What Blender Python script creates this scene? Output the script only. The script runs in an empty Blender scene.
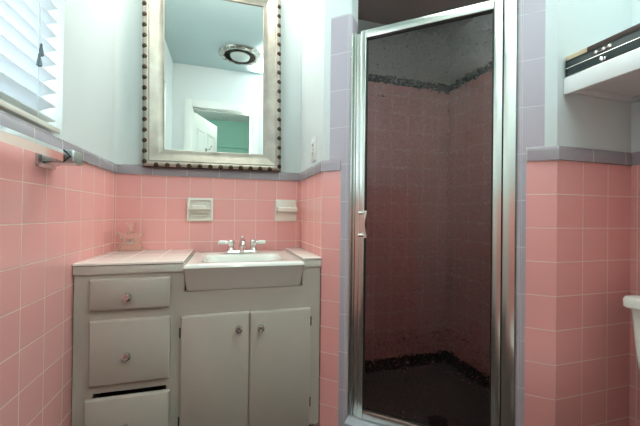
import bpy, bmesh, math, random
from mathutils import Vector, Matrix
random.seed(7)
S = bpy.context.scene
C = S.collection
PI = math.pi

# ------------------------------------------------------------------ materials
def srgb(r, g, b):
    f = lambda c: (c / 255 / 12.92) if c / 255 <= .04045 else ((c / 255 + .055) / 1.055) ** 2.4
    return (f(r), f(g), f(b), 1)

def pset(b, **k):
    for n, v in k.items():
        b.inputs[n.replace('_', ' ')].default_value = v

def base_mat(name):
    m = bpy.data.materials.new(name); m.use_nodes = True
    return m, m.node_tree.nodes, m.node_tree.links, m.node_tree.nodes['Principled BSDF']

def plain(name, col, rough=.5, metal=0, noise=0, nscale=12, bump=0, bscale=60, spec=.5, coat=0, rvar=0):
    m, N, L, b = base_mat(name)
    pset(b, Base_Color=col, Roughness=rough, Metallic=metal)
    b.inputs['Specular IOR Level'].default_value = spec
    b.inputs['Coat Weight'].default_value = coat
    tc = N.new('ShaderNodeTexCoord')
    if noise or rvar:
        n = N.new('ShaderNodeTexNoise'); n.inputs['Scale'].default_value = nscale; n.inputs['Detail'].default_value = 5
        L.new(tc.outputs['Object'], n.inputs['Vector'])
        if noise:
            r = N.new('ShaderNodeValToRGB')
            r.color_ramp.elements[0].position = .3; r.color_ramp.elements[1].position = .7
            r.color_ramp.elements[0].color = tuple(c * (1 - noise) for c in col[:3]) + (1,)
            r.color_ramp.elements[1].color = tuple(min(1, c * (1 + noise)) for c in col[:3]) + (1,)
            L.new(n.outputs['Fac'], r.inputs['Fac']); L.new(r.outputs['Color'], b.inputs['Base Color'])
        if rvar:
            mr = N.new('ShaderNodeMapRange'); mr.inputs['To Min'].default_value = max(0, rough - rvar); mr.inputs['To Max'].default_value = rough + rvar
            L.new(n.outputs['Fac'], mr.inputs['Value']); L.new(mr.outputs['Result'], b.inputs['Roughness'])
    if bump:
        n2 = N.new('ShaderNodeTexNoise'); n2.inputs['Scale'].default_value = bscale; n2.inputs['Detail'].default_value = 3
        L.new(tc.outputs['Object'], n2.inputs['Vector'])
        bp = N.new('ShaderNodeBump'); bp.inputs['Strength'].default_value = bump; bp.inputs['Distance'].default_value = .002
        L.new(n2.outputs['Fac'], bp.inputs['Height']); L.new(bp.outputs['Normal'], b.inputs['Normal'])
    return m

def tile(name, c1, c2, grout, bw, rh, mortar=.0019, rough=.12, wav=.25):
    """glazed tiles laid in a straight grid on the UV map (UV in metres)"""
    m, N, L, b = base_mat(name)
    uv = N.new('ShaderNodeUVMap'); uv.uv_map = 'UVMap'
    br = N.new('ShaderNodeTexBrick'); br.offset = 0; br.squash = 1
    br.inputs['Color1'].default_value = c1; br.inputs['Color2'].default_value = c2; br.inputs['Mortar'].default_value = grout
    br.inputs['Scale'].default_value = 1; br.inputs['Mortar Size'].default_value = mortar; br.inputs['Mortar Smooth'].default_value = .25
    br.inputs['Brick Width'].default_value = bw; br.inputs['Row Height'].default_value = rh; br.inputs['Bias'].default_value = 0
    L.new(uv.outputs['UV'], br.inputs['Vector'])
    L.new(br.outputs['Color'], b.inputs['Base Color'])
    mr = N.new('ShaderNodeMapRange'); mr.inputs['To Min'].default_value = rough; mr.inputs['To Max'].default_value = .75
    L.new(br.outputs['Fac'], mr.inputs['Value']); L.new(mr.outputs['Result'], b.inputs['Roughness'])
    inv = N.new('ShaderNodeMath'); inv.operation = 'SUBTRACT'; inv.inputs[0].default_value = 1
    L.new(br.outputs['Fac'], inv.inputs[1])
    tc = N.new('ShaderNodeTexCoord')
    no = N.new('ShaderNodeTexNoise'); no.inputs['Scale'].default_value = 14; no.inputs['Detail'].default_value = 1
    L.new(tc.outputs['Object'], no.inputs['Vector'])
    b1 = N.new('ShaderNodeBump'); b1.inputs['Strength'].default_value = wav; b1.inputs['Distance'].default_value = .003
    L.new(no.outputs['Fac'], b1.inputs['Height'])
    b2 = N.new('ShaderNodeBump'); b2.inputs['Strength'].default_value = .6; b2.inputs['Distance'].default_value = .0012
    L.new(inv.outputs[0], b2.inputs['Height']); L.new(b1.outputs['Normal'], b2.inputs['Normal'])
    L.new(b2.outputs['Normal'], b.inputs['Normal'])
    return m

PINK1, PINK2 = srgb(244, 178, 173), srgb(241, 173, 168)
GROUT = srgb(242, 212, 200)
M = {}
M['pink'] = tile('pink_wall_tile', PINK1, PINK2, GROUT, .1165, .1095)
M['pink_back'] = tile('pink_wall_tile_back', PINK1, PINK2, GROUT, .1095, .1095)
M['pink_single'] = tile('pink_wall_tile_single_column', PINK1, PINK2, GROUT, 5.0, .1095)
M['grey_tile'] = tile('lavender_grey_bullnose_tile', srgb(188, 180, 190), srgb(182, 175, 186), srgb(204, 202, 204), .155, .155)
M['cap_tile'] = tile('mauve_grey_cap_tile', srgb(166, 156, 162), srgb(160, 151, 158), srgb(196, 188, 188), .155, .155)
M['black_tile'] = tile('black_base_tile', srgb(34, 31, 30), srgb(30, 28, 27), srgb(44, 42, 40), .155, .2)
M['pan_tile'] = tile('dark_shower_floor_tile', srgb(116, 112, 106), srgb(110, 106, 100), srgb(96, 92, 88), .028, .028, .0015, .45)
M['floor_tile'] = tile('brown_floor_tile', srgb(66, 54, 48), srgb(60, 49, 44), srgb(84, 74, 68), .108, .108, .002, .35)
M['counter_tile'] = tile('cream_counter_tile', srgb(246, 237, 228), srgb(243, 233, 224), srgb(226, 212, 200), .1095, .1095, .0014, .12)
M['curb_tile'] = tile('pale_curb_tile', srgb(190, 196, 202), srgb(184, 190, 196), srgb(150, 150, 152), .155, .155, .0014, .2)
M['paint'] = plain('pale_aqua_plaster', srgb(219, 227, 226), .55, noise=.015, nscale=3, bump=.06, bscale=40, spec=.3)
M['ceiling'] = plain('ceiling_paint', srgb(192, 212, 212), .6, noise=.015, nscale=3, bump=.05, bscale=50, spec=.3)
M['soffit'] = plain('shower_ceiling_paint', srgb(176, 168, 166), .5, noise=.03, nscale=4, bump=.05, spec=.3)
M['shower_paint'] = plain('shower_plaster', srgb(206, 208, 204), .45, noise=.02, nscale=4, bump=.05, spec=.4)
M['trim_white'] = plain('white_gloss_trim', srgb(226, 232, 226), .3, noise=.01, spec=.5)
M['white_paint'] = plain('white_shelf_paint', srgb(232, 236, 236), .4, noise=.01, bump=.05)
M['cab'] = plain('cream_grey_cabinet_paint', srgb(183, 178, 167), .38, noise=.02, nscale=5, bump=.08, bscale=45)
M['cab_edge'] = plain('cabinet_edge_band', srgb(204, 200, 189), .35, noise=.02, nscale=5)
M['cab_dark'] = plain('cabinet_inside', srgb(70, 62, 54), .8, noise=.1)
M['porcelain'] = plain('white_porcelain', srgb(236, 240, 232), .12, noise=.008, coat=.5)
M['ceramic'] = plain('cream_glazed_ceramic', srgb(242, 240, 228), .15, noise=.01, coat=.4)
M['soap'] = plain('white_soap', srgb(240, 238, 226), .35, noise=.01)
M['chrome'] = plain('chrome', srgb(226, 226, 224), .09, 1, rvar=.03)
M['post'] = plain('satin_chrome_post', srgb(196, 204, 206), .24, 1, rvar=.05)
M['grout_dark'] = plain('dark_grout', srgb(96, 86, 80), .8)
M['knob'] = plain('brushed_knob_metal', srgb(200, 196, 190), .2, 1, rvar=.05)
M['knob_dark'] = plain('dark_knob_centre', srgb(60, 55, 50), .3, 1)
M['alum'] = plain('polished_shower_aluminium', srgb(226, 228, 222), .24, 1, rvar=.05, nscale=6)
M['gasket'] = plain('dark_gasket', srgb(40, 40, 36), .5)
M['silver'] = plain('silver_leaf', srgb(166, 159, 148), .42, 1, noise=.16, nscale=16, bump=.12, bscale=45, rvar=.08)
M['bronze'] = plain('dark_bronze', srgb(66, 46, 30), .5, .6, noise=.25, nscale=40)
M['black'] = plain('black_plastic', srgb(20, 20, 20), .4)
M['box_dark'] = plain('dark_teal_glass_panel', srgb(38, 54, 56), .42, 0, noise=.1, nscale=5, spec=.4)
M['box_brown'] = plain('brown_lid', srgb(58, 38, 32), .6, noise=.1)
M['box_beige'] = plain('beige_lid_panel', srgb(190, 172, 140), .4, noise=.05)
M['slot'] = plain('dark_slot', srgb(40, 40, 38), .6)
M['plate'] = plain('white_plastic', srgb(236, 238, 234), .3)
M['tassel'] = plain('grey_plastic_tassel', srgb(96, 110, 112), .4)
M['hall'] = plain('teal_hall_paint', srgb(112, 164, 146), .6, noise=.03, nscale=3)
M['hall_white'] = plain('pale_hall_paint', srgb(214, 220, 214), .6, noise=.02, nscale=3)
M['door_paint'] = plain('white_door_paint', srgb(206, 220, 216), .35, noise=.01)
M['mirror_glass'] = plain('silvered_mirror', srgb(236, 240, 238), .0, 1)
M['dome'] = plain('white_dome_glass', srgb(196, 210, 204), .25)
M['steel'] = plain('brushed_fixture_ring', srgb(176, 174, 166), .28, 1, rvar=.06)
M['grille'] = plain('dark_grille', srgb(46, 38, 34), .6)
M['rail'] = plain('cream_blind_rail', srgb(222, 222, 210), .35, noise=.01)

def slat_mat():
    m = bpy.data.materials.new('white_blind_slat'); m.use_nodes = True
    N, L = m.node_tree.nodes, m.node_tree.links; N.clear()
    o = N.new('ShaderNodeOutputMaterial'); mx = N.new('ShaderNodeMixShader'); mx.inputs[0].default_value = .12
    d = N.new('ShaderNodeBsdfDiffuse'); d.inputs['Color'].default_value = srgb(232, 238, 240)
    t = N.new('ShaderNodeBsdfTranslucent'); t.inputs['Color'].default_value = srgb(226, 236, 242)
    L.new(d.outputs[0], mx.inputs[1]); L.new(t.outputs[0], mx.inputs[2]); L.new(mx.outputs[0], o.inputs[0])
    return m
M['slat'] = slat_mat()

def pane_mat():
    m = bpy.data.materials.new('window_pane_glass'); m.use_nodes = True
    N, L = m.node_tree.nodes, m.node_tree.links; N.clear()
    o = N.new('ShaderNodeOutputMaterial'); mx = N.new('ShaderNodeMixShader'); mx.inputs[0].default_value = .07
    t = N.new('ShaderNodeBsdfTransparent'); g = N.new('ShaderNodeBsdfGlossy'); g.inputs['Roughness'].default_value = .02
    L.new(t.outputs[0], mx.inputs[1]); L.new(g.outputs[0], mx.inputs[2]); L.new(mx.outputs[0], o.inputs[0])
    return m
M['pane'] = pane_mat()

def hammered(name, face):
    """pressed glass: dimpled cells bend the view, flat cells between them pass it straight; one face is dimpled, the other smooth"""
    m, N, L, b = base_mat(name)
    pset(b, Base_Color=(.56, .515, .515, 1), Roughness=.02)  # grey-brown tint puts the shade of the shower interior into the glass colour
    b.inputs['Transmission Weight'].default_value = 1; b.inputs['IOR'].default_value = 1.4
    tc = N.new('ShaderNodeTexCoord')
    v = N.new('ShaderNodeTexNoise'); v.inputs['Scale'].default_value = 58; v.inputs['Detail'].default_value = 1
    L.new(tc.outputs['Object'], v.inputs['Vector'])
    if face == 'dimpled':
        bp = N.new('ShaderNodeBump'); bp.inputs['Strength'].default_value = .23; bp.inputs['Distance'].default_value = .004
        L.new(v.outputs['Fac'], bp.inputs['Height']); L.new(bp.outputs['Normal'], b.inputs['Normal'])
    k = N.new('ShaderNodeTexNoise'); k.inputs['Scale'].default_value = 100; k.inputs['Detail'].default_value = 0
    L.new(tc.outputs['Object'], k.inputs['Vector'])
    gt = N.new('ShaderNodeMath'); gt.operation = 'GREATER_THAN'; gt.inputs[1].default_value = .47
    L.new(k.outputs['Fac'], gt.inputs[0])
    t = N.new('ShaderNodeBsdfTransparent'); t.inputs['Color'].default_value = (.72, .69, .69, 1)  # flat cells carry the same painted-in interior shade
    g = N.new('ShaderNodeBsdfGlossy'); g.inputs['Roughness'].default_value = .08
    m2 = N.new('ShaderNodeMixShader'); m2.inputs[0].default_value = .05
    L.new(t.outputs[0], m2.inputs[1]); L.new(g.outputs[0], m2.inputs[2])
    mx = N.new('ShaderNodeMixShader')
    L.new(gt.outputs[0], mx.inputs[0]); L.new(m2.outputs[0], mx.inputs[1]); L.new(b.outputs[0], mx.inputs[2])
    L.new(mx.outputs[0], N['Material Output'].inputs['Surface'])
    return m
M['hammered'] = hammered('hammered_shower_glass', 'dimpled'); M['hammered_back'] = hammered('hammered_shower_glass_smooth_side', 'smooth')

def clear_glass(name, col, ior=1.45, rough=0, tw=1):
    m, N, L, b = base_mat(name)
    pset(b, Base_Color=col, Roughness=rough); b.inputs['Transmission Weight'].default_value = tw; b.inputs['IOR'].default_value = ior
    return m
M['bottle'] = clear_glass('clear_bottle_glass', srgb(255, 240, 230), 1.18, 0, .78)
M['perfume'] = clear_glass('peach_perfume', srgb(255, 244, 234), 1.12)

# ------------------------------------------------------------------ mesh helpers
def new(): return bmesh.new()

def box(bm, x0, x1, y0, y1, z0, z1, bev=0, seg=2, mi=0):
    r = bmesh.ops.create_cube(bm, size=1)
    for v in r['verts']:
        v.co = ((x0 + x1) / 2 + v.co.x * (x1 - x0), (y0 + y1) / 2 + v.co.y * (y1 - y0), (z0 + z1) / 2 + v.co.z * (z1 - z0))
    fs = set(f for v in r['verts'] for f in v.link_faces)
    for f in fs: f.material_index = mi
    if bev:
        es = list(set(e for v in r['verts'] for e in v.link_edges))
        bmesh.ops.bevel(bm, geom=es, offset=bev, segments=seg, profile=.5, affect='EDGES', clamp_overlap=True)
    return bm

def loops(bm, rings, cap0=True, cap1=True, closed=True):
    vs = [[bm.verts.new(p) for p in r] for r in rings]
    n = len(rings[0])
    for a, b in zip(vs[:-1], vs[1:]):
        for i in range(n if closed else n - 1):
            j = (i + 1) % n
            bm.faces.new((a[i], a[j], b[j], b[i]))
    if cap0: bm.faces.new(list(reversed(vs[0])))
    if cap1: bm.faces.new(vs[-1])
    bmesh.ops.recalc_face_normals(bm, faces=bm.faces)
    return bm

def lathe(bm, prof, o, axis=(0, 0, 1), n=32):
    """prof: (radius, distance along axis) pairs"""
    a = Vector(axis).normalized(); t = Vector((1, 0, 0)) if abs(a.x) < .9 else Vector((0, 1, 0))
    u = a.cross(t).normalized(); w = a.cross(u)
    o = Vector(o)
    rings = [[o + a * h + (u * math.cos(2 * PI * i / n) + w * math.sin(2 * PI * i / n)) * max(r, 1e-5) for i in range(n)] for r, h in prof]
    return loops(bm, rings)

def tube(bm, pts, r, n=12):
    pts = [Vector(p) for p in pts]
    rr = r if isinstance(r, (list, tuple)) else [r] * len(pts)
    rings = []
    pu = None
    for i, p in enumerate(pts):
        d = (pts[min(i + 1, len(pts) - 1)] - pts[max(i - 1, 0)]).normalized()
        if pu is None:
            t = Vector((0, 0, 1)) if abs(d.z) < .9 else Vector((1, 0, 0))
            pu = d.cross(t).normalized()
        u = (pu - d * pu.dot(d)).normalized(); w = d.cross(u); pu = u
        rings.append([p + (u * math.cos(2 * PI * k / n) + w * math.sin(2 * PI * k / n)) * rr[i] for k in range(n)])
    return loops(bm, rings)

def rrect(x0, x1, y0, y1, r, z, n=5):
    out = []
    for cx, cy, a0 in ((x1 - r, y1 - r, 0), (x0 + r, y1 - r, 90), (x0 + r, y0 + r, 180), (x1 - r, y0 + r, 270)):
        for k in range(n + 1):
            a = math.radians(a0 + 90 * k / n)
            out.append(Vector((cx + r * math.cos(a), cy + r * math.sin(a), z)))
    return out

def root_of(p):
    while p.parent: p = p.parent
    return p

def smooth(me, ang=35):
    me.polygons.foreach_set('use_smooth', [True] * len(me.polygons))
    bm = bmesh.new(); bm.from_mesh(me)
    for e in bm.edges:
        if len(e.link_faces) != 2 or e.calc_face_angle(0) > math.radians(ang): e.smooth = False
    bm.to_mesh(me); bm.free()

def obj(name, bm, mats, parent=None, sm=True):
    me = bpy.data.meshes.new(name)
    if parent is not None:
        loc = root_of(parent).location
        for v in bm.verts: v.co -= loc
    bm.to_mesh(me); bm.free()
    for m in (mats if isinstance(mats, (list, tuple)) else [mats]): me.materials.append(m if not isinstance(m, str) else M[m])
    if sm: smooth(me)
    o = bpy.data.objects.new(name, me); C.objects.link(o)
    o.parent = parent
    return o

def tag(o, label, cat, group=None):
    o['label'] = label; o['category'] = cat
    if group: o['group'] = group
    return o

def thing(name, label, cat, loc, group=None):
    o = bpy.data.objects.new(name, None); C.objects.link(o)
    o.location = loc; o.empty_display_size = .05
    return tag(o, label, cat, group)

def struct(o): o['kind'] = 'structure'; return o

def dup(root, loc, label):
    r = root.copy(); C.objects.link(r); r.location = loc; r['label'] = label
    for ch in list(root.children):
        c = ch.copy(); C.objects.link(c); c.parent = r
        for g in list(ch.children):
            d = g.copy(); C.objects.link(d); d.parent = c
    return r

# walls: vertical prisms whose every side can carry its own material, with UVs in metres (u along the side, v = height)
class Wall:
    def __init__(s, name): s.name = name; s.bm = new(); s.uv = s.bm.loops.layers.uv.new('UVMap'); s.m = []
    def mi(s, m):
        if m not in s.m: s.m.append(m)
        return s.m.index(m)
    def quad(s, co, uv, m):
        f = s.bm.faces.new([s.bm.verts.new(c) for c in co]); f.material_index = s.mi(m)
        for l, u in zip(f.loops, uv): l[s.uv].uv = u
    def prism(s, pts, z0, z1, mats, u0=None, v0=0, cap='paint', capb=None):
        n = len(pts)
        for i in range(n):
            a, b = pts[i], pts[(i + 1) % n]
            m = mats[i] if isinstance(mats, (list, tuple)) else mats
            d = math.dist(a, b)
            us = (u0 or {}).get(i, 0)
            if isinstance(us, tuple): ua, ub = us
            else: ua, ub = us, us + d
            s.quad([(*a, z0), (*b, z0), (*b, z1), (*a, z1)], [(ua, z0 - v0), (ub, z0 - v0), (ub, z1 - v0), (ua, z1 - v0)], m)
        s.quad([(*p, z1) for p in pts], [(p[0], p[1]) for p in pts], cap)
        s.quad([(*p, z0) for p in reversed(pts)], [(p[0], p[1]) for p in reversed(pts)], capb or cap)
    def build(s, smo=True):
        bmesh.ops.remove_doubles(s.bm, verts=s.bm.verts, dist=1e-5)
        o = obj(s.name, s.bm, s.m, None, sm=smo)
        return struct(o)

# ------------------------------------------------------------------ key dimensions (metres)
XL, YB, XR, XW, YF = -.5083, 1.7331, .3931, 1.3593, .7689
P1, P2 = (XR, 1.3055), (1.014, YF)
dd = Vector((P2[0] - P1[0], P2[1] - P1[1], 0)).normalized(); nn = Vector((-dd.y, dd.x, 0))   # along the diagonal / into the shower
def D(s, n=0): v = Vector((P1[0], P1[1], 0)) + dd * s + nn * n; return (v.x, v.y)
ZC = 2.39           # ceiling
ZT0, ZT1 = 1.127, 1.172   # cap trim
ROW0 = 1.0169       # a joint of the tile rows
V0 = ROW0 - .1095 * 20
ZCOL = 1.775        # top of the grey tile columns beside the shower door
YO = .10            # face of the wall behind the camera
ZS = 2.09           # shower ceiling

# ------------------------------------------------------------------ the room shell
# floor
w = Wall('floor'); w.prism([(XL, YO - .12), (XW, YO - .12), (XW, YB), (XL, YB)], -.06, 0, 'floor_tile', cap='floor_tile'); w.build()
# shower floor pan
pan = [D(.12, .10), D(.715, .10), (1.035, .87), (XW, .87), (XW, YB), (.51, YB), (.51, 1.323)]
w = Wall('floor_shower'); w.prism(pan, 0.0005, .012, 'pan_tile', cap='pan_tile'); w.build()

# left wall with the window opening
WY0, WY1, WZ0, WZ1 = .44, 1.218, 1.178, 2.06
w = Wall('wall_left')
def lwall(y0, y1, z0, z1, m):
    # side order: outer -> ... ; the room face is the one at x = XL
    pts = [(XL, y0), (XL, y1), (XL - .12, y1), (XL - .12, y0)]
    mm = [m, 'trim_white' if m == 'paint' else 'paint', 'paint', 'trim_white' if m == 'paint' else 'paint']
    w.prism(pts, z0, z1, mm, {0: y0 - 1.0158 + .1165 * 20}, V0, cap='trim_white')
lwall(YO, YB, -.06, ZT0, 'pink'); lwall(YO, YB, ZT0, WZ0, 'paint'); lwall(YO, WY0, WZ0, WZ1, 'paint'); lwall(WY1, YB, WZ0, WZ1, 'paint'); lwall(YO, YB, WZ1, ZC, 'paint')
w.build()
# back wall, vanity side and shower side
w = Wall('wall_back')
for z0, z1, m in ((-.06, ZT0, 'pink_back'), (ZT0, ZC, 'paint')):
    w.prism([(XR + .06, YB), (XL - .12, YB), (XL - .12, YB + .12), (XR + .06, YB + .12)][::-1], z0, z1, ['paint', 'paint', m, 'paint'] if 0 else [m if i == 2 else 'paint' for i in range(4)],
            {2: (XL - .12 + .285 + .1095 * 20, XR + .06 + .285 + .1095 * 20)}, V0)
w.build()
w = Wall('wall_shower_back')
for z0, z1, m in ((-.06, .086, 'black_tile'), (.086, 1.735, 'pink_back'), (1.735, 1.78, 'black_tile'), (1.78, ZC, 'shower_paint')):
    w.prism([(XR + .06, YB), (XW + .12, YB), (XW + .12, YB + .12), (XR + .06, YB + .12)], z0, z1, [m, 'paint', 'paint', 'paint'], {0: 3.0}, V0 if m != 'black_tile' else 0)
w.build()
w = Wall('wall_right')
for z0, z1, m in ((-.06, ZT0, 'pink'), (ZT0, ZC, 'paint')):
    w.prism([(XW, YO), (XW, .82), (XW + .12, .82), (XW + .12, YO)][::-1], z0, z1, ['paint', 'paint', m, 'paint'], {2: (2 + .82 - YF, 2 + YO - YF)}, V0)
w.build()
w = Wall('wall_shower_right')
for z0, z1, m in ((-.06, .086, 'black_tile'), (.086, 1.735, 'pink'), (1.735, 1.78, 'black_tile'), (1.78, ZC, 'shower_paint')):
    w.prism([(XW, .82), (XW, YB), (XW + .12, YB), (XW + .12, .82)], z0, z1, [m, 'paint', 'paint', 'paint'], {0: 3.0}, V0 if m != 'black_tile' else 0)
w.build()

# the two wall stubs beside the shower door; their corner at the opening is a rounded bullnose
def rnd(pa, corner, pb, r, n=5):
    a = (Vector(pa) - Vector(corner)).normalized(); b = (Vector(pb) - Vector(corner)).normalized(); c = Vector(corner)
    p0, p1 = c + a * r, c + b * r
    out = []
    for k in range(n + 1):
        t = k / n
        q = p0 * (1 - t) ** 2 + c * 2 * t * (1 - t) + p1 * t * t
        out.append((q.x, q.y))
    return out
JD = .085
sa, sb, sc = .03, .082, .122       # plaster / grey column / pink edge, jamb corner
w = Wall('wall_partition_left')
bull = rnd(D(sb), D(sc), D(sc, JD), .016)
inn = [D(sc, JD), (.51, 1.325), (.51, YB)]
for z0, z1, lo, mid, co, ins in ((-.06, ZT0, 'pink', 'pink_single', 'grey_tile', 'pink'), (ZT0, ZCOL, 'paint', None, 'grey_tile', 'pink'), (ZCOL, ZC, 'paint', 'paint', 'paint', 'shower_paint')):
    if mid: f = [D(sb)]; fm = [mid]
    else: f = [D(sa)]; fm = ['paint']
    pts = [(XR, YB), P1] + f + bull + inn
    mats = [lo] + fm + [co] * (len(bull)) + [co, ins, 'paint', 'paint']
    mats = mats[:len(pts)] if len(mats) >= len(pts) else mats + ['paint'] * (len(pts) - len(mats))
    w.prism(pts, z0, z1, mats, {0: (.1165 * 20 + .058, .1165 * 20 + .058 + YB - P1[1]), 1: (.002, .06)}, V0 if co != 'grey_tile' or 1 else 0)
w.build()
LD = math.dist(P1, P2)
ra, rb, rc = LD - .0335, LD - .083, LD - .110       # white edge / grey column, pink edge, jamb corner
w = Wall('wall_partition_right')
bull = rnd(D(rc, JD), D(rc), D(rb), .014)
for z0, z1, mid, co, fw, ins in ((-.06, ZT0, 'pink_single', 'grey_tile', 'pink', 'pink'), (ZT0, ZCOL, None, 'grey_tile', 'paint', 'pink'), (ZCOL, ZC, 'paint', 'paint', 'paint', 'shower_paint')):
    f, fm = ([D(rb)], [mid]) if mid else ([D(ra)], ['paint'])
    pts = [(1.035, .87), D(rc, JD)] + bull + f + [P2, (XW, YF), (XW, .87)]
    mats = [co, co] + [co] * (len(bull)) + fm + [fw, 'paint', ins]
    k = len(pts) - 3
    w.prism(pts, z0, z1, mats[:len(pts)], {k: .1165 * 20, k - 1: (.002, .08)}, V0)
w.build()

# ceilings
w = Wall('ceiling'); w.prism([(XL - .12, YO - .12), (XW + .12, YO - .12), (XW + .12, YB + .12), (XL - .12, YB + .12)], ZC, ZC + .05, 'ceiling', cap='ceiling'); w.build()
w = Wall('ceiling_shower')
w.prism([(.51, YB), (.51, 1.325), D(sc, JD), D(sc, .004), D(rc, .004), D(rc, JD), (1.035, .87), (XW, .87), (XW, YB)], ZS, ZC - .001, ['shower_paint'] * 3 + ['paint'] + ['shower_paint'] * 5, cap='soffit', capb='soffit'); w.build()

# wall behind the camera with the doorway the photograph is taken from
DX0, DX1, DZ = -.333, .239, 1.985
w = Wall('wall_front')
for x0, x1, z0, z1, mp in ((XL - .12, DX0, -.06, ZT0, 'pink'), (XL - .12, DX0, ZT0, ZC, 'paint'), (DX1, XW + .12, -.06, ZT0, 'pink'), (DX1, XW + .12, ZT0, ZC, 'paint'), (DX0, DX1, DZ, ZC, 'paint')):
    w.prism([(x0, YO - .12), (x1, YO - .12), (x1, YO), (x0, YO)], z0, z1, ['hall_white', 'trim_white', mp, 'trim_white'], {2: 2.0}, V0, cap='trim_white')
w.build()
bm = new()
for x0, x1, z0, z1 in ((DX0 - .068, DX0 + .006, 0, DZ + .066), (DX1 - .006, DX1 + .068, 0, DZ + .066), (DX0 + .006, DX1 - .006, DZ - .006, DZ + .066)):
    box(bm, x0, x1, YO + .001, YO + .016, z0, z1, .003)
for x0, x1, z0, z1 in ((DX0 + .0005, DX0 + .014, 0, DZ - .001), (DX1 - .014, DX1 - .0005, 0, DZ - .001), (DX0 + .014, DX1 - .014, DZ - .014, DZ - .001)):
    box(bm, x0, x1, YO - .075, YO - .04, z0, z1)
struct(obj('trim_1', bm, 'trim_white'))

# hallway beyond the doorway (seen in the mirror)
HX0, HX1, HY = -.95, 1.25, -1.75
w = Wall('floor_hall'); w.prism([(HX0, HY), (HX1, HY), (HX1, YO - .12), (HX0, YO - .12)], -.06, 0, 'floor_tile', cap='floor_tile'); w.build()
w = Wall('ceiling_hall'); w.prism([(HX0 - .1, HY - .1), (HX1 + .1, HY - .1), (HX1 + .1, YO - .12), (HX0 - .1, YO - .12)], ZC, ZC + .05, 'hall_white', cap='hall_white'); w.build()
w = Wall('wall_hall_back'); w.prism([(HX0 - .1, HY), (HX0 - .1, HY - .1), (HX1 + .1, HY - .1), (HX1 + .1, HY)], -.06, ZC, 'hall'); w.build()
w = Wall('wall_hall_left'); w.prism([(HX0, HY), (HX0, YO - .12), (HX0 - .1, YO - .12), (HX0 - .1, HY)], -.06, ZC, 'hall_white'); w.build()
w = Wall('wall_hall_right'); w.prism([(HX1, HY), (HX1 + .1, HY), (HX1 + .1, YO - .12), (HX1, YO - .12)], -.06, ZC, 'hall_white'); w.build()
bm = new(); box(bm, HX0 + .002, HX1 - .002, HY + .001, HY + .02, 1.97, 2.03, .004)
struct(obj('trim_2', bm, 'hall'))

# open door leaf, swung out into the hall
dl = bpy.data.objects.new('door_1', None); C.objects.link(dl); dl.location = (DX0 + .002, YO - .126, 0); struct(dl)
tag(dl, 'white panelled door standing open beyond the doorway, seen in the mirror', 'door')
dl.rotation_euler = (0, 0, math.atan2(-.585, .243))
W_, T_, H_ = .565, .035, 1.965
bm = new()
box(bm, .004, W_, -T_ / 2 - .02, T_ / 2 - .02, .012, H_ + .012)
leaf = obj('leaf', bm, 'door_paint'); leaf.parent = dl
for x0, x1 in ((.09, .26), (.32, .49)):
    for z0, z1 in ((1.1, 1.84), (.2, .92)):
        for yy, dy in ((T_ / 2 - .02, 1), (-T_ / 2 - .02, -1)):
            bm = new()
            ra_ = [[Vector((a, yy + dy * .0004, b)) for a, b in ((x0, z0), (x1, z0), (x1, z1), (x0, z1))]]
            for ins, h in ((.006, .008), (.018, .008), (.03, .002), (.05, .005)):
                ra_.append([Vector((a, yy + dy * h, b)) for a, b in ((x0 + ins, z0 + ins), (x1 - ins, z0 + ins), (x1 - ins, z1 - ins), (x0 + ins, z1 - ins))])
            loops(bm, ra_)
            p = obj('door_panel', bm, 'door_paint'); p.parent = dl
bm = new()
lathe(bm, [(.026, 0), (.026, .006), (.010, .010), (.010, .035), (.024, .042), (.028, .055), (.022, .066), (.0, .069)], (W_ - .06, T_ / 2 - .02, .98), (0, 1, 0), 20)
p = obj('door_handle', bm, 'knob'); p.parent = dl
bm = new()
box(bm, W_ * .5 - .02, W_ * .5 + .02, T_ / 2 - .0196, T_ / 2 - .014, 1.55, 1.66, .002)
tube(bm, [(W_ * .5, T_ / 2 - .016, 1.58), (W_ * .5, T_ / 2 + .02, 1.555), (W_ * .5, T_ / 2 + .04, 1.57), (W_ * .5, T_ / 2 + .045, 1.60)], .006, 8)
tube(bm, [(W_ * .5, T_ / 2 - .016, 1.64), (W_ * .5, T_ / 2 + .03, 1.65), (W_ * .5, T_ / 2 + .05, 1.69)], .006, 8)
p = obj('coat_hook', bm, 'knob'); p.parent = dl

# grey cap trim along the top of the tile (rounded, proud of the tile)
def cap(name, a, b, z0=ZT0 - .001, z1=ZT1, t=.008):
    a, b = Vector((*a, 0)), Vector((*b, 0)); d = (b - a).normalized(); n = Vector((d.y, -d.x, 0)); L_ = (b - a).length
    prof = [(0.0005, z0), (t, z0), (t, z1 - .016), (t - .0015, z1 - .006), (t - .0045, z1 - .001), (0.0005, z1)]
    bm = new(); uv = bm.loops.layers.uv.new('UVMap')
    k = max(1, int(L_ / .155) + 1)
    rings = [[bm.verts.new(a + d * (L_ * i) + n * p[0] + Vector((0, 0, p[1]))) for p in prof] for i in (0, 1)]
    m = len(prof)
    for i in range(m):
        j = (i + 1) % m
        f = bm.faces.new((rings[0][i], rings[1][i], rings[1][j], rings[0][j]))
        for l, u, v in zip(f.loops, (.0, L_, L_, 0), (.04, .04, .1, .1)): l[uv].uv = (u + .0001 + .155, v)
    bm.faces.new(rings[0]); bm.faces.new(list(reversed(rings[1])))
    bmesh.ops.recalc_face_normals(bm, faces=bm.faces)
    return struct(obj(name, bm, 'cap_tile'))
cap('trim_3', (XL, YO + .02), (XL, YB))
cap('trim_4', (XL + .008, YB), (XR - .008, YB))
cap('trim_5', (XR, YB), (XR, P1[1] - .003))
cap('trim_6', D(-.003), D(sb))
cap('trim_7', D(rb), D(LD + .004))
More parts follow.
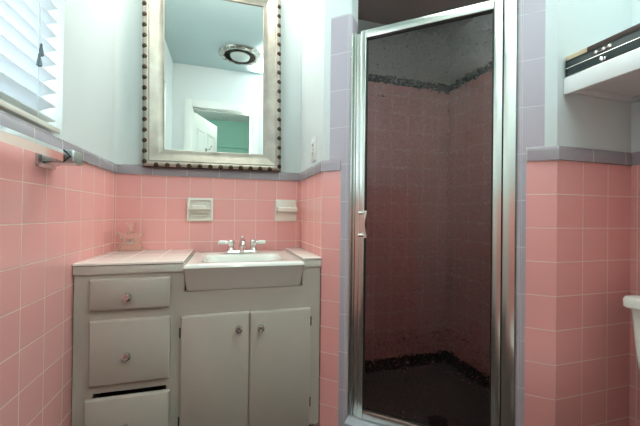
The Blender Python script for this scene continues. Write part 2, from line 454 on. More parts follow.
cap('trim_8', (P2[0] - .003, YF), (XW - .008, YF))
cap('trim_9', (XW, YF), (XW, YO + .02))

bm = new(); rr = .05
pt_ = [(XL + .0005, YB - .0005), (XL + .0005, YB - rr)] + [(XL + rr - rr * math.cos(a), YB - rr + rr * math.sin(a)) for a in [PI / 2 * k / 8 for k in range(1, 8)]] + [(XL + rr, YB - .0005)]
loops(bm, [[Vector((*p, z)) for p in pt_] for z in (ZT1 - .004, ZC - .001)]); struct(obj('trim_10', bm, 'paint'))

# shower curb
w = Wall('curb'); w.prism([D(sc + .003, -.045), D(rc - .003, -.045), D(rc - .003, .095), D(sc + .003, .095)], .0, .118, 'curb_tile', {0: .03}, 0, cap='curb_tile'); w.build()

# ------------------------------------------------------------------ window
wf = bpy.data.objects.new('window_1', None); C.objects.link(wf); wf.location = (XL - .10, (WY0 + WY1) / 2, WZ0); struct(wf)
bm = new(); xa, xb = XL - .115, XL - .07
e = .001
for y0, y1, z0, z1 in ((WY0 + e, WY0 + .04, WZ0 + e, WZ1 - e), (WY1 - .03, WY1 - e, WZ0 + e, WZ1 - e), (WY0 + .04, WY1 - .03, WZ0 + e, WZ0 + .035), (WY0 + .04, WY1 - .03, WZ1 - .04, WZ1 - e), (WY0 + .04, WY1 - .03, 1.60, 1.635)):
    box(bm, xa, xb, y0, y1, z0, z1, .002)
obj('window_frame', bm, 'trim_white', wf)
for z0, z1 in ((WZ0 + .036, 1.599), (1.636, WZ1 - .041)):
    bm = new(); box(bm, XL - .095, XL - .091, WY0 + .041, WY1 - .031, z0, z1); obj('pane', bm, 'pane', wf)

# blind
BX = -.5365
bl = thing('window_blind', 'white slatted blind hanging in the window above the towel bar, slats half tilted', 'blind', (BX, .82, WZ1))
Y0b, Y1b = WY0 + .03, 1.184
bm = new(); box(bm, BX - .025, BX + .025, Y0b - .01, Y1b + .01, WZ1 - .05, WZ1 - .004, .003); obj('headrail', bm, 'slat', bl)
bm = new()
ztip = 1.4838 - .0437 * 6
k = 0
tl = math.radians(21)
while ztip + .0437 * k < WZ1 - .06:
    z = ztip + .0437 * k; k += 1
    top, bot = [], []
    for i in range(7):
        t = i / 6; u = .0525 * t
        x = -.511 - u * math.cos(tl); zz = z - u * math.sin(tl) + .0028 * math.sin(PI * t)
        top.append((x, zz + .0012)); bot.append((x, zz - .0012))
    ring = top + bot[::-1]
    loops(bm, [[Vector((a, Y0b, b)) for a, b in ring], [Vector((a, Y1b, b)) for a, b in ring]])
obj('slats', bm, 'slat', bl)
bm = new(); box(bm, -.556, -.499, Y0b, Y1b + .002, 1.1825, 1.1985, .003); obj('bottom_rail', bm, 'rail', bl)
for y in (.62, 1.075):
    bm = new(); tube(bm, [(-.5065, y, 1.2), (-.5065, y, 2.01)], .0009, 6); obj('ladder_cord', bm, 'slat', bl)
for a, b in (((-.500, 1.067, 1.405), (-.502, 1.068, 2.0)), ((-.501, 1.062, 1.37), (-.503, 1.063, 2.0))):
    bm = new(); tube(bm, [a, b], .0009, 6); obj('pull_cord', bm, 'slat', bl)
for y, z in ((1.069, 1.388), (1.061, 1.356)):
    bm = new(); lathe(bm, [(.0015, .019), (.003, .016), (.0035, .008), (.006, -.006), (.0068, -.014), (.003, -.017), (0, -.017)], (-.4985, y, z), (0, 0, 1), 14); obj('tassel', bm, 'tassel', bl)

# ------------------------------------------------------------------ towel bar
tb = thing('towel_bar', 'square chrome towel bar on ceramic posts below the window, on the left pink wall', 'towel bar', (XL, .85, 1.10))
bx, bz, hd = -.4475, 1.1005, .0165
bm = new()
loops(bm, [[Vector((bx + a * hd, y, bz + b * hd)) for a, b in ((1, 0), (0, 1), (-1, 0), (0, -1))] for y in (.60, 1.0845)])
obj('bar', bm, 'chrome', tb, sm=False)
for ya, yb in ((1.085, 1.15), (.535, .5995)):
    bm = new()
    def pr_(x, ya_, yb_, za, zb, r): return [Vector((x, p.x, p.y)) for p in rrect(ya_, yb_, za, zb, r, 0)]
    loops(bm, [pr_(XL + .0008, ya - .016, yb + .016, 1.066, 1.136, .006), pr_(XL + .007, ya - .016, yb + .016, 1.066, 1.136, .008), pr_(XL + .012, ya - .006, yb + .006, 1.074, 1.128, .008),
               pr_(XL + .028, ya, yb, 1.080, 1.121, .007), pr_(-.428, ya, yb, 1.080, 1.121, .006), pr_(-.424, ya + .003, yb - .003, 1.083, 1.118, .006)])
    po = obj('bar_post', bm, 'post', tb)
    bm = new(); y_ = ya if ya > 1 else yb; dy = -.0006 if ya > 1 else .0006
    # dark socket the bar sits in
    loops(bm, [[Vector((bx + a * hd * 1.16, y, bz + b * hd * 1.16)) for a, b in ((1, 0), (0, 1), (-1, 0), (0, -1))] for y in sorted((y_ + dy, y_ + .0002))])
    obj('socket', bm, 'gasket', po, sm=False)

# ------------------------------------------------------------------ vanity cabinet
VY = 1.31
VX0, VX1 = -.504, .389
va = thing('vanity_cabinet', 'cream painted bathroom vanity with three drawers and two doors under the sink', 'cabinet', (-.06, 1.5, 0))
bm = new()
ZV = .7205
fr = .02
def fbox(x0, x1, z0, z1): box(bm, x0, x1, VY, VY + fr, z0, z1)
fbox(VX0, -.4425, .056, ZV); fbox(-.206, -.1485, .056, ZV); fbox(.336, VX1, .056, ZV)
fbox(-.4425, -.206, .694, ZV); fbox(-.4425, -.206, .550, .604); fbox(-.4425, -.206, .299, .340); fbox(-.4425, -.206, .056, .075)
fbox(-.1485, .3365, .544, .6435); fbox(-.1485, .3365, .056, .075); fbox(.3115, .336, .6435, ZV)
fbox(.090, .101, .075, .544)
box(bm, VX0, VX0 + .018, VY + fr, YB - .002, .0, ZV); box(bm, VX1 - .018, VX1, VY + fr, YB - .002, .0, ZV)
obj('carcass', bm, 'cab', va, sm=False)
bm = new(); box(bm, VX0 + .018, VX1 - .018, VY + .06, YB - .004, .056, .074); box(bm, VX0 + .018, VX1 - .018, YB - .012, YB - .004, .074, .6)
box(bm, VX0 + .018, VX1 - .018, VY + .055, VY + .065, 0, .056)
obj('inside', bm, 'cab_dark', va, sm=False)
def knob(par, x, y, z, s=1):
    bm = new()
    lathe(bm, [(.008 * s, 0), (.006 * s, .003), (.0055 * s, .010), (.0125 * s, .014), (.0145 * s, .019), (.0135 * s, .024), (.008 * s, .026), (.007 * s, .025), (0, .025)], (x, y, z), (0, -1, 0), 24)
    k_ = obj('knob', bm, 'knob', par)
    return k_
def front(name, x0, x1, z0, z1, proud, kx, kz, th=.018, sl=0):
    bm = new()
    y0 = VY - proud
    a = [(x0, z0), (x1, z0 + sl), (x1, z1 + sl), (x0, z1)]
    rings = [[Vector((x, y0 + th, z)) for x, z in a], [Vector((x, y0 + .004, z)) for x, z in a],
             [Vector((x + (.0035 if x == x0 else -.0035), y0 + .001, z + (.0035 if i < 2 else -.0035))) for i, (x, z) in enumerate(a)],
             [Vector((x + (.005 if x == x0 else -.005), y0, z + (.005 if i < 2 else -.005))) for i, (x, z) in enumerate(a)]]
    loops(bm, rings)
    o = obj(name, bm, 'cab', va)
    knob(o, kx, y0, kz)
    return o
d1 = front('drawer', -.4535, -.1965, .5945, .7030, .0185, -.3305, .6414)
d2 = front('drawer', -.4515, -.1925, .330, .5585, .0185, -.329, .433)
d3 = front('drawer', -.4570, -.1910, .068, .2915, .034, -.329, .189)
for d_, z0, z1, yy in ((d1, .607, .69, 1.312), (d2, .345, .54, 1.312), (d3, .08, .272, 1.297)):
    bm = new()
    box(bm, -.435, -.425, yy, 1.66, z0, z1); box(bm, -.222, -.212, yy, 1.66, z0, z1); box(bm, -.425, -.222, 1.65, 1.66, z0, z1); box(bm, -.425, -.222, yy, 1.65, z0, z0 + .008)
    obj('drawer_box', bm, 'cab_dark', d_, sm=False)
front('door', -.1563, .0935, .060, .5535, .0185, .0535, .4965)
front('door', .0968, .3445, .060, .5520, .0185, .1378, .493)
for x, z in ((-.1605, .49), (-.1605, .155), (.3495, .494), (.3495, .155)):
    bm = new(); lathe(bm, [(0, -.020), (.0026, -.019), (.0026, .019), (0, .020)], (x, VY - .0045, z), (0, 0, 1), 12)
    obj('hinge', bm, 'knob_dark', va)

# tiled counter, a slab on either side of the sink
ZK = .762
def counter(x0, x1, label):
    c = thing('tiled_countertop', label, 'countertop', ((x0 + x1) / 2, 1.5, ZV))
    w_ = Wall('tile_top')
    w_.prism([(x0, 1.300), (x1, 1.300), (x1, YB - .0015), (x0, YB - .0015)], ZK - .009, ZK, 'counter_tile', cap='counter_tile')
    bm = w_.bm
    for f in bm.faces:
        for l in f.loops: l[w_.uv].uv = (l.vert.co.x + .283 + .1095 * 9 - .0265, l.vert.co.y - 1.300 + .1095 * 9 + .001 if abs(f.normal.z) > .5 or f.calc_center_median().z > ZK - 1e-4 else .05)
    bmesh.ops.remove_doubles(bm, verts=bm.verts, dist=1e-5)
    vert = [e_ for e_ in bm.edges if all(v.co.z > ZK - 1e-4 for v in e_.verts)]
    bmesh.ops.bevel(bm, geom=vert, offset=.004, segments=3, profile=.5, affect='EDGES')
    obj('tile_top', bm, w_.m, c)
    bm = new(); box(bm, x0 + .001, x1 - .001, 1.3065, YB - .003, ZK - .012, ZK - .0092); obj('grout_line', bm, 'grout_dark' if 'grout_dark' in M else 'cab_dark', c)
    bm = new(); box(bm, x0, x1, 1.303, YB - .003, ZV + .0003, ZK - .012, .0015); obj('edge_band', bm, 'cab_edge', c)
    return c
counter(-.5065, -.1505, 'cream tiled countertop to the left of the sink, carrying the perfume bottle')
counter(.3115, .3915, 'narrow cream tiled countertop strip to the right of the sink')

# ------------------------------------------------------------------ sink
sk = thing('apron_sink', 'white porcelain sink with a deep front apron set into the vanity', 'sink', (.08, 1.47, .66))
sx0, sx1, sy0, sy1 = -.1470, .3085, 1.247, 1.689
bm = new()
def R(i, z, r, fr_=0, extra=0): return rrect(sx0 + i + extra, sx1 - i - extra, sy0 + i + fr_, sy1 - i, r, z)
rings = [R(.05, .645, .02, .045), R(.008, .6445, .012, .053, .001), R(.005, .647, .012, .053, .001), R(.004, .652, .012, .051, .001), R(.002, .732, .012, .005), R(0, .740, .012), R(.0015, .7475, .015), R(.006, .7525, .015), R(.014, .754, .015)]
bx0, bx1, by0, by1 = -.083, .236, 1.310, 1.525
def Bn(i, z, r): return rrect(bx0 + i, bx1 - i, by0 + i * 1.1, by1 - i * .7, r, z)
rings += [rrect(bx0 - .012, bx1 + .012, by0 - .012, by1 + .012, .05, .7535), Bn(0, .7515, .045), Bn(.006, .743, .05), Bn(.016, .70, .055), Bn(.03, .655, .06), Bn(.055, .628, .06), Bn(.10, .620, .03)]
loops(bm, rings, cap0=False)
# underside of the bowl
lower = [R(.05, .645, .02, .045), rrect(bx0 + .012, bx1 - .012, by0 + .028, by1 - .005, .05, .644), Bn(.02, .63, .05), Bn(.06, .612, .05)]
loops(bm, lower, cap0=False)
bmesh.ops.remove_doubles(bm, verts=bm.verts, dist=1e-4)
bmesh.ops.recalc_face_normals(bm, faces=bm.faces)
obj('basin', bm, 'porcelain', sk)
bm = new(); lathe(bm, [(0, .0), (.022, .0), (.024, .002), (.016, .004), (.014, .002), (0, .002)], (.0765, 1.42, .6205), (0, 0, 1), 24); obj('drain', bm, 'chrome', sk)

# ------------------------------------------------------------------ faucet
fx, fy, fz = .0775, 1.585, .7545
fa = thing('faucet', 'chrome centreset faucet with two white porcelain lever handles on the sink ledge', 'faucet', (fx, fy, fz))
bm = new()
loops(bm, [rrect(fx - .083, fx + .083, fy - .027, fy + .027, .0265, fz, 8), rrect(fx - .083, fx + .083, fy - .027, fy + .027, .0265, fz + .006, 8), rrect(fx - .076, fx + .076, fy - .020, fy + .020, .0195, fz + .012, 8)])
obj('base_plate', bm, 'chrome', fa)
bm = new()
tube(bm, [(fx, fy + .004, fz + .010), (fx, fy + .004, fz + .030), (fx, fy - .004, fz + .050), (fx, fy - .025, fz + .062), (fx, fy - .055, fz + .062), (fx, fy - .085, fz + .052), (fx, fy - .095, fz + .040)], [.020, .017, .0145, .013, .0125, .012, .0115], 20)
lathe(bm, [(.0125, 0), (.0125, -.012), (.0, -.012)], (fx, fy - .0955, fz + .045), (0, 0, 1), 18)
obj('spout', bm, 'chrome', fa)
bm = new(); tube(bm, [(fx, fy + .024, fz + .01), (fx, fy + .024, fz + .07)], .002, 8); lathe(bm, [(0, 0), (.005, .002), (.006, .007), (.004, .011), (0, .012)], (fx, fy + .024, fz + .068), (0, 0, 1), 12); obj('lift_rod', bm, 'chrome', fa)
for s in (-1, 1):
    hx = fx + s * .052
    bm = new()
    lathe(bm, [(.021, .008), (.0205, .014), (.016, .022), (.0135, .032), (.0145, .038), (.0165, .046), (.0165, .054), (.012, .060), (.007, .064), (0, .065)], (hx, fy, fz), (0, 0, 1), 24)
    lathe(bm, [(.007, .010), (.0075, .018), (.0095, .0185), (.0095, .022), (0, .022)], (hx, fy, fz + .050), (s, 0, 0), 16)
    h_ = obj('handle', bm, 'chrome', fa)
    bm = new()
    lathe(bm, [(0, .0222), (.0085, .0223), (.0098, .026), (.0105, .045), (.0105, .052), (.009, .0555), (0, .056)], (hx, fy, fz + .050), (s, 0, 0), 20)
    obj('lever', bm, 'porcelain', h_)['label'] = 'white porcelain lever'
    bm = new(); lathe(bm, [(0, .0561), (.005, .0562), (.005, .059), (.003, .0615), (0, .062)], (hx, fy, fz + .050), (s, 0, 0), 14); obj('lever_tip', bm, 'knob', h_)

# ------------------------------------------------------------------ perfume bottle
px_, py_, pz_ = -.4235, 1.676, ZK + .0008
pf = thing('perfume_bottle', 'flared clear glass perfume bottle with peach perfume in the corner of the countertop', 'bottle', (px_, py_, pz_))
def prof_ring(pts, y): return [Vector((px_ + a, y, pz_ + b)) for a, b in pts]
half = [(0, 0), (.050, 0), (.052, .004), (.050, .014), (.040, .040), (.037, .050), (.041, .062), (.054, .078), (.053, .086), (.044, .088), (.022, .078), (.016, .078), (.015, .090), (0, .090)]
full = half + [(-a, b) for a, b in half[::-1] if a > 0]
bm = new(); loops(bm, [prof_ring([(a * .95, b * .985 + .0007) for a, b in full], py_ - .018), prof_ring(full, py_ - .013), prof_ring(full, py_ + .013), prof_ring([(a * .95, b * .985 + .0007) for a, b in full], py_ + .018)])
gl = obj('glass_body', bm, 'bottle', pf)
half = [(0, .007), (.043, .007), (.042, .014), (.034, .038), (.031, .050), (.033, .058), (0, .058)]
full = half + [(-a, b) for a, b in half[::-1] if a > 0]
bm = new(); loops(bm, [prof_ring(full, py_ - .009), prof_ring(full, py_ + .009)]); obj('perfume', bm, 'perfume', pf)
bm = new(); box(bm, px_ - .018, px_ + .018, py_ - .0205, py_ - .0185, pz_ + .034, pz_ + .056, .0005); obj('sticker', bm, 'knob', pf)
bm = new(); lathe(bm, [(.009, .0905), (.009, .104), (.011, .105), (.012, .118), (.020, .121), (.021, .127), (.018, .130), (0, .131)], (px_, py_, pz_), (0, 0, 1), 20); obj('stopper', bm, 'bottle', pf)
bm = new(); lathe(bm, [(0, .080), (.007, .0805), (.007, .0895), (0, .090)], (px_, py_, pz_ + .0006), (0, 0, 1), 14); obj('collar', bm, 'knob', pf)

# ------------------------------------------------------------------ soap dishes
def plate_ring(x0, x1, z0, z1, y, r): return [Vector((p.x, y, p.y)) for p in rrect(x0, x1, z0, z1, r, 0)]
YT = YB - .0008
s1 = thing('mounted_soap_dish', 'recessed square ceramic dish left of the faucet, holding a bar of soap', 'soap dish', (-.125, YB, .96))
x0, x1, z0, z1 = -.1885, -.0635, .9015, 1.0195
bm = new()
loops(bm, [plate_ring(x0, x1, z0, z1, YT, .006), plate_ring(x0, x1, z0, z1, YT - .010, .006), plate_ring(x0 + .004, x1 - .004, z0 + .004, z1 - .004, YT - .0135, .006),
           plate_ring(x0 + .012, x1 - .012, z0 + .012, z1 - .012, YT - .0135, .006), plate_ring(x0 + .016, x1 - .016, z0 + .016, z1 - .016, YT - .004, .008)])
obj('plate', bm, 'ceramic', s1)
bm = new()
zl = .9570
tr = [(0, .0), (-.036, .002), (-.040, .004), (-.0405, .010), (-.037, .0115), (-.033, .008), (-.008, .0075), (0, .0085)]
loops(bm, [[Vector((x, YT - .0036 + a, zl + b)) for a, b in tr] for x in (x0 + .010, x1 - .010)])
obj('tray', bm, 'ceramic', s1)
bm = new(); loops(bm, [[Vector((x, YT - .0036 + a, z0 + .030 + b)) for a, b in ((0, -.006), (-.008, -.004), (-.010, 0), (-.008, .004), (0, .006))] for x in (x0 + .024, x1 - .024)]); obj('lower_ledge', bm, 'ceramic', s1)
bm = new()
cs = [(math.cos(t) , math.sin(t)) for t in [2 * PI * i / 24 for i in range(24)]]
sp = lambda c: math.copysign(abs(c) ** .6, c)
rings = [[Vector((-.1330 + .036 * f * sp(a), YT - .0245 + .0135 * f * sp(b), zl + .0082 + h)) for a, b in cs] for f, h in ((.7, 0), (.95, .003), (1, .008), (.95, .0135), (.7, .0165))]
loops(bm, rings); tag(obj('soap_bar', bm, 'soap'), 'white bar of soap lying in the left ceramic soap dish', 'soap')

s2 = thing('mounted_toothbrush_holder', 'square ceramic wall holder with projecting ledge, right of the faucet', 'holder', (.31, YB, .96))
x0, x1, z0, z1 = .2535, .3700, .9035, 1.0215
bm = new()
loops(bm, [plate_ring(x0, x1, z0, z1, YT, .006), plate_ring(x0, x1, z0, z1, YT - .010, .006), plate_ring(x0 + .005, x1 - .005, z0 + .005, z1 - .005, YT - .014, .006)])
obj('plate', bm, 'ceramic', s2)
bm = new()
zl = .957
rings = []
for yy, i in ((YT - .0138, 0), (YT - .06, 0), (YT - .070, .004), (YT - .073, .012)):
    rings.append([Vector((p.x, yy, p.y)) for p in rrect(x0 + .006 + i * .6, x1 - .004 - i * .6, zl + i * .4, zl + .024 - i * .4, .004, 0)])
loops(bm, rings); obj('ledge', bm, 'ceramic', s2)
for k in range(3):
    bm = new(); lathe(bm, [(0, 0), (.009, 0), (.009, .0006), (0, .0006)], (x0 + .028 + k * .031, YT - .042, zl + .0241), (0, 0, 1), 18); obj('brush_hole', bm, 'slot', s2)

# ------------------------------------------------------------------ mirror
mx0, mx1, mz0, mz1 = -.3845, .2780, 1.1660, 2.135
mcx, mcz = (mx0 + mx1) / 2, mz0
mi_ = thing('framed_mirror', 'tall mirror in a wide silver frame with a dark beaded edge, above the sink', 'mirror', (mcx, YB, mcz))
mi_.rotation_euler = (0, -.0142, 0)
def mring(t, h): return [Vector((x, YB - .0015 - h, z)) for x, z in ((mx0 + t, mz0 + t), (mx1 - t, mz0 + t), (mx1 - t, mz1 - t), (mx0 + t, mz1 - t))]
prof = [(.022, .041), (.025, .0385), (.031, .040), (.060, .0255), (.083, .0135), (.088, .013), (.0905, .010), (.0905, .006)]
bm = new(); loops(bm, [mring(*p) for p in prof], False, False)
obj('frame', bm, 'silver', mi_)
prof = [(.0915, .0), (.004, .0), (.003, .012), (.0, .014), (.0, .030), (.0025, .037)]
bm = new(); loops(bm, [mring(*p) for p in prof], False, False)
obj('frame_side', bm, 'bronze', mi_)['label'] = 'dark bronze outer side of the frame'
# silver lip between the dark notches
prof = [(.0025, .037), (.006, .0415), (.012, .0435), (.018, .043), (.022, .041)]
bm = new(); loops(bm, [mring(*p) for p in prof], False, False)
obj('frame_lip', bm, 'silver', mi_)
bm = new()
def bead(x, z, dx, dz):
    # half-round dark pocket set across the lip; (dx, dz) points inwards
    r = .0115
    base = Vector((x, YB - .0015 - .0392, z)); a = Vector((dx, 0, dz)); b = Vector((-dz, 0, dx)); n = Vector((0, -1, 0))
    rings = []
    for ph in (0, 25, 50, 75):
        c, s_ = math.cos(math.radians(ph)), math.sin(math.radians(ph))
        rings.append([base + (a * (math.cos(t) * .0115) + b * (math.sin(t) * .0135)) * c + n * (s_ * .0078) for t in [2 * PI * i / 12 for i in range(12)]])
    bm = new(); loops(bm, rings); obj('bead', bm, 'bronze', mi_)
pitch = .0500
nz = int((mz1 - mz0 - .03) / pitch); nx = int((mx1 - mx0 - .03) / pitch)
for i in range(nz + 1):
    z = mz0 + .024 + i * pitch
    bead(mx0 + .0105, z, 1, 0); bead(mx1 - .0105, z, -1, 0)
for i in range(1, nx + 1):
    x = mx0 + .011 + i * (mx1 - mx0 - .022) / (nx + 1)
    bead(x, mz0 + .0105, 0, 1); bead(x, mz1 - .0105, 0, -1)
bm = new(); g = .090
box(bm, mx0 + g, mx1 - g, YB - .0085, YB - .0025, mz0 + g, mz1 - g); obj('mirror_glass', bm, 'mirror_glass', mi_, sm=False)

# ------------------------------------------------------------------ wall outlet
ol = thing('wall_outlet', 'white wall outlet plate on the bright return wall between mirror and shower', 'outlet', (XR, 1.445, 1.245))
bm = new(); X_ = XR - .0008
def yz(y0, y1, z0, z1, x, r): return [Vector((x, p.x, p.y)) for p in rrect(y0, y1, z0, z1, r, 0)]
loops(bm, [yz(1.408, 1.482, 1.1875, 1.3025, X_, .004), yz(1.408, 1.482, 1.1875, 1.3025, X_ - .003, .004), yz(1.412, 1.478, 1.1915, 1.2985, X_ - .006, .004)]); obj('cover_plate', bm, 'plate', ol)
for z in (1.225, 1.265):
    bm = new(); loops(bm, [yz(1.428, 1.462, z - .015, z + .015, X_ - .0058, .006), yz(1.428, 1.462, z - .015, z + .015, X_ - .008, .006)]); rc_ = obj('receptacle', bm, 'plate', ol)
    for dy in (-.007, .007):
        bm = new(); box(bm, X_ - .0088, X_ - .0081, 1.445 + dy - .0022, 1.445 + dy + .0022, z - .005, z + .008); obj('slot', bm, 'slot', rc_)
bm = new(); lathe(bm, [(0, 0), (.0035, 0), (.0035, .001), (0, .0015)], (X_ - .0061, 1.445, 1.245), (-1, 0, 0), 12); obj('screw', bm, 'slot', ol)

# ------------------------------------------------------------------ shower door
sd = thing('shower_door', 'silver framed shower door with hammered glass, set diagonally between the two tiled stubs', 'door', (*D(.42, .02), .118))
def pbox(bm, s0, s1, n0, n1, z0, z1, bev=.0015):
    b2 = new(); box(b2, s0, s1, n0, n1, z0, z1, bev)
    for v in b2.verts:
        p = Vector((P1[0], P1[1], 0)) + dd * v.co.x + nn * v.co.y; v.co = (p.x, p.y, v.co.z)
    me = bpy.data.meshes.new('t'); b2.to_mesh(me); b2.free(); bm.from_mesh(me); bpy.data.meshes.remove(me)
    return bm
ZB, ZH = .119, 1.693
bm = new(); pbox(bm, .1235, .1300, .002, .045, ZB, ZH); pbox(bm, .1300, .1420, .022, .045, ZB, ZH); pbox(bm, .1360, .1420, .006, .030, ZB, ZH); obj('jamb_channel', bm, 'alum', sd)
bm = new(); pbox(bm, .6700, .7085, .0, .045, ZB, ZH, .004); obj('hinge_post', bm, 'alum', sd)
bm = new(); pbox(bm, .1440, .1610, .008, .030, .1225, ZH - .008); pbox(bm, .1615, .1845, .003, .033, .1225, ZH, .004); obj('latch_stile', bm, 'alum', sd)
bm = new(); pbox(bm, .6400, .6675, .003, .033, .1225, ZH, .004); obj('hinge_stile', bm, 'alum', sd)
bm = new(); pbox(bm, .1850, .6395, .003, .033, ZH - .032, ZH, .004); obj('top_rail', bm, 'alum', sd)
bm = new(); pbox(bm, .1850, .6395, .003, .033, .1225, .157, .004); obj('bottom_rail', bm, 'alum', sd)
bm = new(); pbox(bm, .1425, .6695, .012, .040, .1183, .1220, .0005); obj('threshold', bm, 'alum', sd)
bm = new()
for a in ((.1846, .188, .012, .024, .157, ZH - .032), (.6365, .6399, .012, .024, .157, ZH - .032), (.188, .6365, .012, .024, ZH - .0355, ZH - .032), (.188, .6365, .012, .024, .157, .1605), (.6677, .6698, .012, .03, .123, ZH)): pbox(bm, *a, .0)
obj('gasket', bm, 'gasket', sd)
bm = new(); pbox(bm, .1878, .6367, .0175, .0183, .1602, ZH - .0352, 0)
bm.normal_update()
for f in bm.faces: f.material_index = 0 if f.normal.dot(nn) < -.5 else 1
obj('glass_panel', bm, ['hammered', 'hammered_back'], sd, sm=False)
hd_ = new()
def P3(s, n, z): p = Vector((P1[0], P1[1], 0)) + dd * s + nn * n; return (p.x, p.y, z)
for z in (.950, .862):
    tube(hd_, [P3(.1725, .003, z), P3(.1725, -.020, z)], [.0068, .0055], 12)
    tube(hd_, [P3(.1700, -.022, z), P3(.1920, -.024, z), P3(.2060, -.024, z)], [.0066, .0058, .0045], 12)
tube(hd_, [P3(.199, -.025, .958), P3(.198, -.027, .945), P3(.195, -.030, .925), P3(.193, -.031, .906), P3(.195, -.030, .888), P3(.198, -.027, .868), P3(.199, -.025, .854)], [.0075, .007, .0060, .0056, .0060, .007, .0075], 12)
obj('pull_handle', hd_, 'alum', sd)
# drain in the shower floor
bm = new(); lathe(bm, [(0, 0), (.045, 0), (.045, .003), (.040, .004), (0, .004)], (.93, 1.24, .0122), (0, 0, 1), 28); dr = tag(obj('floor_drain', bm, 'black'), 'round black drain in the dark shower floor behind the glass', 'drain')

# ------------------------------------------------------------------ shelf above the toilet, and the box on it
SX = 1.038
sh = thing('wall_shelf', 'thick white shelf on the right wall above the toilet', 'shelf', (1.2, .45, 1.337))
y0, y1 = YO + .022, YF - .0015
bm = new(); box(bm, SX + .0185, XW - .001, y0, y1, 1.362, 1.3885); obj('board', bm, 'white_paint', sh)
bm = new(); box(bm, SX, SX + .018, y0, y1, 1.337, 1.3885, .001); obj('front_edge', bm, 'white_paint', sh)
bm = new(); box(bm, SX + .05, XW - .02, y1 - .014, y1, 1.346, 1.3615, .001); box(bm, XW - .019, XW - .001, y0, y1, 1.346, 1.3615, .001); obj('cleat', bm, 'white_paint', sh)
bxo = thing('storage_box', 'slim dark box with silver strips and beige-brown top on the white shelf', 'box', (1.12, .5, 1.389))
y1 = YF - .006; y0 = .20; zb = 1.3892; xb1 = 1.20
bm = new(); box(bm, SX + .004, xb1, y0, y1, zb + .003, 1.4430, .001); obj('body', bm, 'box_dark', bxo)
bm = new(); box(bm, SX + .0005, SX + .0038, y0, y1, zb, zb + .0022); box(bm, SX + .0005, SX + .0038, y0, y1, 1.4170, 1.4190); obj('silver_strip', bm, 'chrome', bxo)
bm = new(); box(bm, SX + .002, SX + .0039, y1 - .003, y1, zb + .0035, 1.4430); box(bm, SX + .002, SX + .0039, y0, y1, 1.4415, 1.4432); obj('corner_edge', bm, 'gasket', bxo)
bm = new(); box(bm, SX + .002, xb1, .700, y1, 1.4435, 1.4570, .001); obj('lid', bm, 'box_beige', bxo)['label'] = 'beige lid panel'
bm = new(); box(bm, SX + .002, xb1, y0, .6995, 1.4435, 1.4570, .001); obj('lid', bm, 'box_brown', bxo)['label'] = 'dark brown lid panel'
bm = new(); lathe(bm, [(.006, 0), (.0065, .003), (.0045, .005), (.0062, .008), (.005, .012), (0, .013)], (SX + .004, .655, 1.4015), (-1, 0, 0), 18); obj('knob', bm, 'chrome', bxo)
bm = new()
for yy in (.675, .655, .64): lathe(bm, [(.0055, 0), (.0055, .002), (.003, .003), (0, .003)], (SX + .0038, yy, 1.431 if yy > .65 else 1.4325), (-1, 0, 0), 14)
tube(bm, [(SX + .0025, .678, 1.430), (SX + .0015, .66, 1.4275), (SX + .0025, .638, 1.433)], .0016, 8)
obj('latch', bm, 'knob', bxo)

# ------------------------------------------------------------------ toilet
to = thing('toilet', 'white porcelain toilet against the right wall below the shelf, its tank corner showing', 'toilet', (1.15, .44, 0))
def xyring(x0, x1, y0, y1, r, z): return rrect(x0, x1, y0, y1, r, z, 6)
bm = new(); xb_ = XW - .012
loops(bm, [xyring(1.185, xb_, .245, .628, .016, .384), xyring(1.18, xb_, .24, .635, .016, .40), xyring(1.166, xb_, .222, .652, .016, .55), xyring(1.170, xb_, .212, .6655, .015, .672)]); obj('tank', bm, 'porcelain', to)
bm = new(); loops(bm, [xyring(1.159, xb_ + .004, .201, .6735, .014, .6725), xyring(1.155, xb_ + .005, .197, .6765, .014, .677), xyring(1.154, xb_ + .005, .196, .677, .014, .698), xyring(1.158, xb_ + .003, .201, .673, .014, .707), xyring(1.175, xb_ - .01, .218, .656, .014, .711)]); obj('tank_lid', bm, 'porcelain', to)
bm = new(); lathe(bm, [(.011, 0), (.011, .006), (.006, .009), (0, .009)], (1.176, .30, .61), (-1, 0, 0), 16); tube(bm, [(1.160, .30, .61), (1.157, .33, .606), (1.157, .37, .600)], [.005, .0045, .006], 10); obj('flush_lever', bm, 'chrome', to)
def egg(cx, a, b, z, f=1, n=32):
    out = []
    for i in range(n):
        t = 2 * PI * i / n
        x = math.cos(t); k = 1.25 if x < 0 else .85
        out.append(Vector((cx + a * f * x * k, .44 + b * f * math.sin(t), z)))
    return out
bm = new()
loops(bm, [egg(1.0, .15, .095, .0, 1.05), egg(1.0, .15, .095, .02, 1.0), egg(1.01, .13, .085, .12), egg(.99, .155, .115, .24), egg(.97, .18, .155, .32), egg(.965, .19, .165, .345), egg(.965, .19, .165, .352), egg(.965, .15, .125, .352), egg(.97, .13, .10, .28), egg(.98, .08, .06, .20)])
box(bm, 1.06, xb_, .335, .545, .18, .3835, .02); obj('bowl', bm, 'porcelain', to)
bm = new(); loops(bm, [egg(.965, .187, .162, .3525), egg(.965, .192, .167, .356), egg(.965, .187, .162, .366), egg(.965, .175, .15, .369)]); obj('seat', bm, 'plate', to)

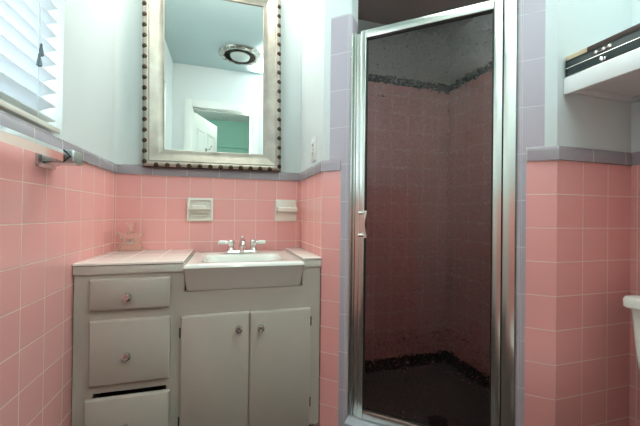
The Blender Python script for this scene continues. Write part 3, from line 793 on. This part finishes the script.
# ------------------------------------------------------------------ ceiling fixture (seen in the mirror)
lx, ly = .103, .462
cf = thing('ceiling_fan_light', 'round silver ceiling fixture with a dark vent ring and white dome, seen in the mirror', 'ceiling light', (lx, ly, ZC))
bm = new(); lathe(bm, [(.150, -.001), (.180, -.002), (.187, -.008), (.180, -.018), (.158, -.026), (.140, -.024), (.140, -.012), (.150, -.001)], (lx, ly, ZC), (0, 0, 1), 48); obj('outer_ring', bm, 'steel', cf)
bm = new(); lathe(bm, [(.0, -.008), (.141, -.008), (.141, -.012), (.0, -.012)], (lx, ly, ZC), (0, 0, 1), 40)
for k in range(5): 
    r = .092 + k * .010
    lathe(bm, [(r, -.012), (r + .003, -.012), (r + .003, -.022), (r, -.022), (r, -.012)], (lx, ly, ZC), (0, 0, 1), 40)
obj('vent_grille', bm, 'grille', cf)
bm = new(); lathe(bm, [(.086, -.0125), (.088, -.022), (.080, -.034), (.055, -.042), (.025, -.046), (0, -.047)], (lx, ly, ZC), (0, 0, 1), 40); obj('dome', bm, 'dome', cf)

# ------------------------------------------------------------------ light
def area(name, loc, size, power, col, rot=(0, 0, 0), sy=None, shape='RECTANGLE'):
    l = bpy.data.lights.new(name, 'AREA'); l.energy = power; l.color = col; l.shape = shape; l.size = size
    if shape in ('RECTANGLE', 'ELLIPSE'): l.size_y = sy or size
    o = bpy.data.objects.new(name, l); C.objects.link(o); o.location = loc; o.rotation_euler = rot; return o
def point(name, loc, power, col, r=.05):
    l = bpy.data.lights.new(name, 'POINT'); l.energy = power; l.color = col; l.shadow_soft_size = r
    o = bpy.data.objects.new(name, l); C.objects.link(o); o.location = loc; return o
# lamp bar over the mirror (above the frame of the photograph), unseen hall light added as fill through the doorway
for k in (-.17, 0, .17): point('vanity_bulb', (-.055 + k, 1.55, 2.31), 3.1, (1, .94, .86), .06)
point('hall_fill', (.03, -.50, 2.29), 13, (1, .97, .93), .08)
# unseen spot added beside the camera as fill, bounced off the ceiling
fl = bpy.data.lights.new('bounce_fill', 'SPOT'); fl.energy = 640; fl.color = (1, .97, .965); fl.spot_size = math.radians(62); fl.spot_blend = 1; fl.shadow_soft_size = .03
fo = bpy.data.objects.new('bounce_fill', fl); C.objects.link(fo); fo.location = (.06, .07, 1.22)
fo.rotation_euler = (Vector((.88, .36, ZC)) - Vector(fo.location)).to_track_quat('-Z', 'Y').to_euler()
# daylight at the window
W = bpy.data.worlds.new('daylight'); S.world = W; W.use_nodes = True
bg = W.node_tree.nodes['Background']; bg.inputs['Color'].default_value = (.80, .92, 1, 1); bg.inputs['Strength'].default_value = 3.1
pt = area('window_portal', (XL - .13, (WY0 + WY1) / 2, (WZ0 + WZ1) / 2), WY1 - WY0, 1, (1, 1, 1), (0, -PI / 2, 0), WZ1 - WZ0)
pt.data.size = WZ1 - WZ0; pt.data.size_y = WY1 - WY0
pt.data.cycles.is_portal = True

# ------------------------------------------------------------------ camera
yaw, pit, rol = .2856, .0065, .0123
fw = Vector((math.sin(yaw) * math.cos(pit), math.cos(yaw) * math.cos(pit), math.sin(pit)))
r0 = Vector((math.cos(yaw), -math.sin(yaw), 0)); u0 = r0.cross(fw)
r2 = r0 * math.cos(rol) + u0 * math.sin(rol); u2 = -r0 * math.sin(rol) + u0 * math.cos(rol)
cam = bpy.data.cameras.new('camera'); cam.sensor_width = 36; cam.sensor_fit = 'HORIZONTAL'; cam.lens = 18; cam.clip_start = .01
co = bpy.data.objects.new('camera', cam); C.objects.link(co)
mt = Matrix((r2, u2, -fw)).transposed().to_4x4(); mt.translation = (0, 0, .94); co.matrix_world = mt
S.camera = co
S.view_settings.view_transform = 'Standard'; S.view_settings.look = 'None'; S.view_settings.gamma = 1; S.view_settings.use_curve_mapping = False
S.view_settings.exposure = .82
S.cycles.max_bounces = 12; S.cycles.transmission_bounces = 12; S.cycles.transparent_max_bounces = 12; S.cycles.sample_clamp_indirect = 4
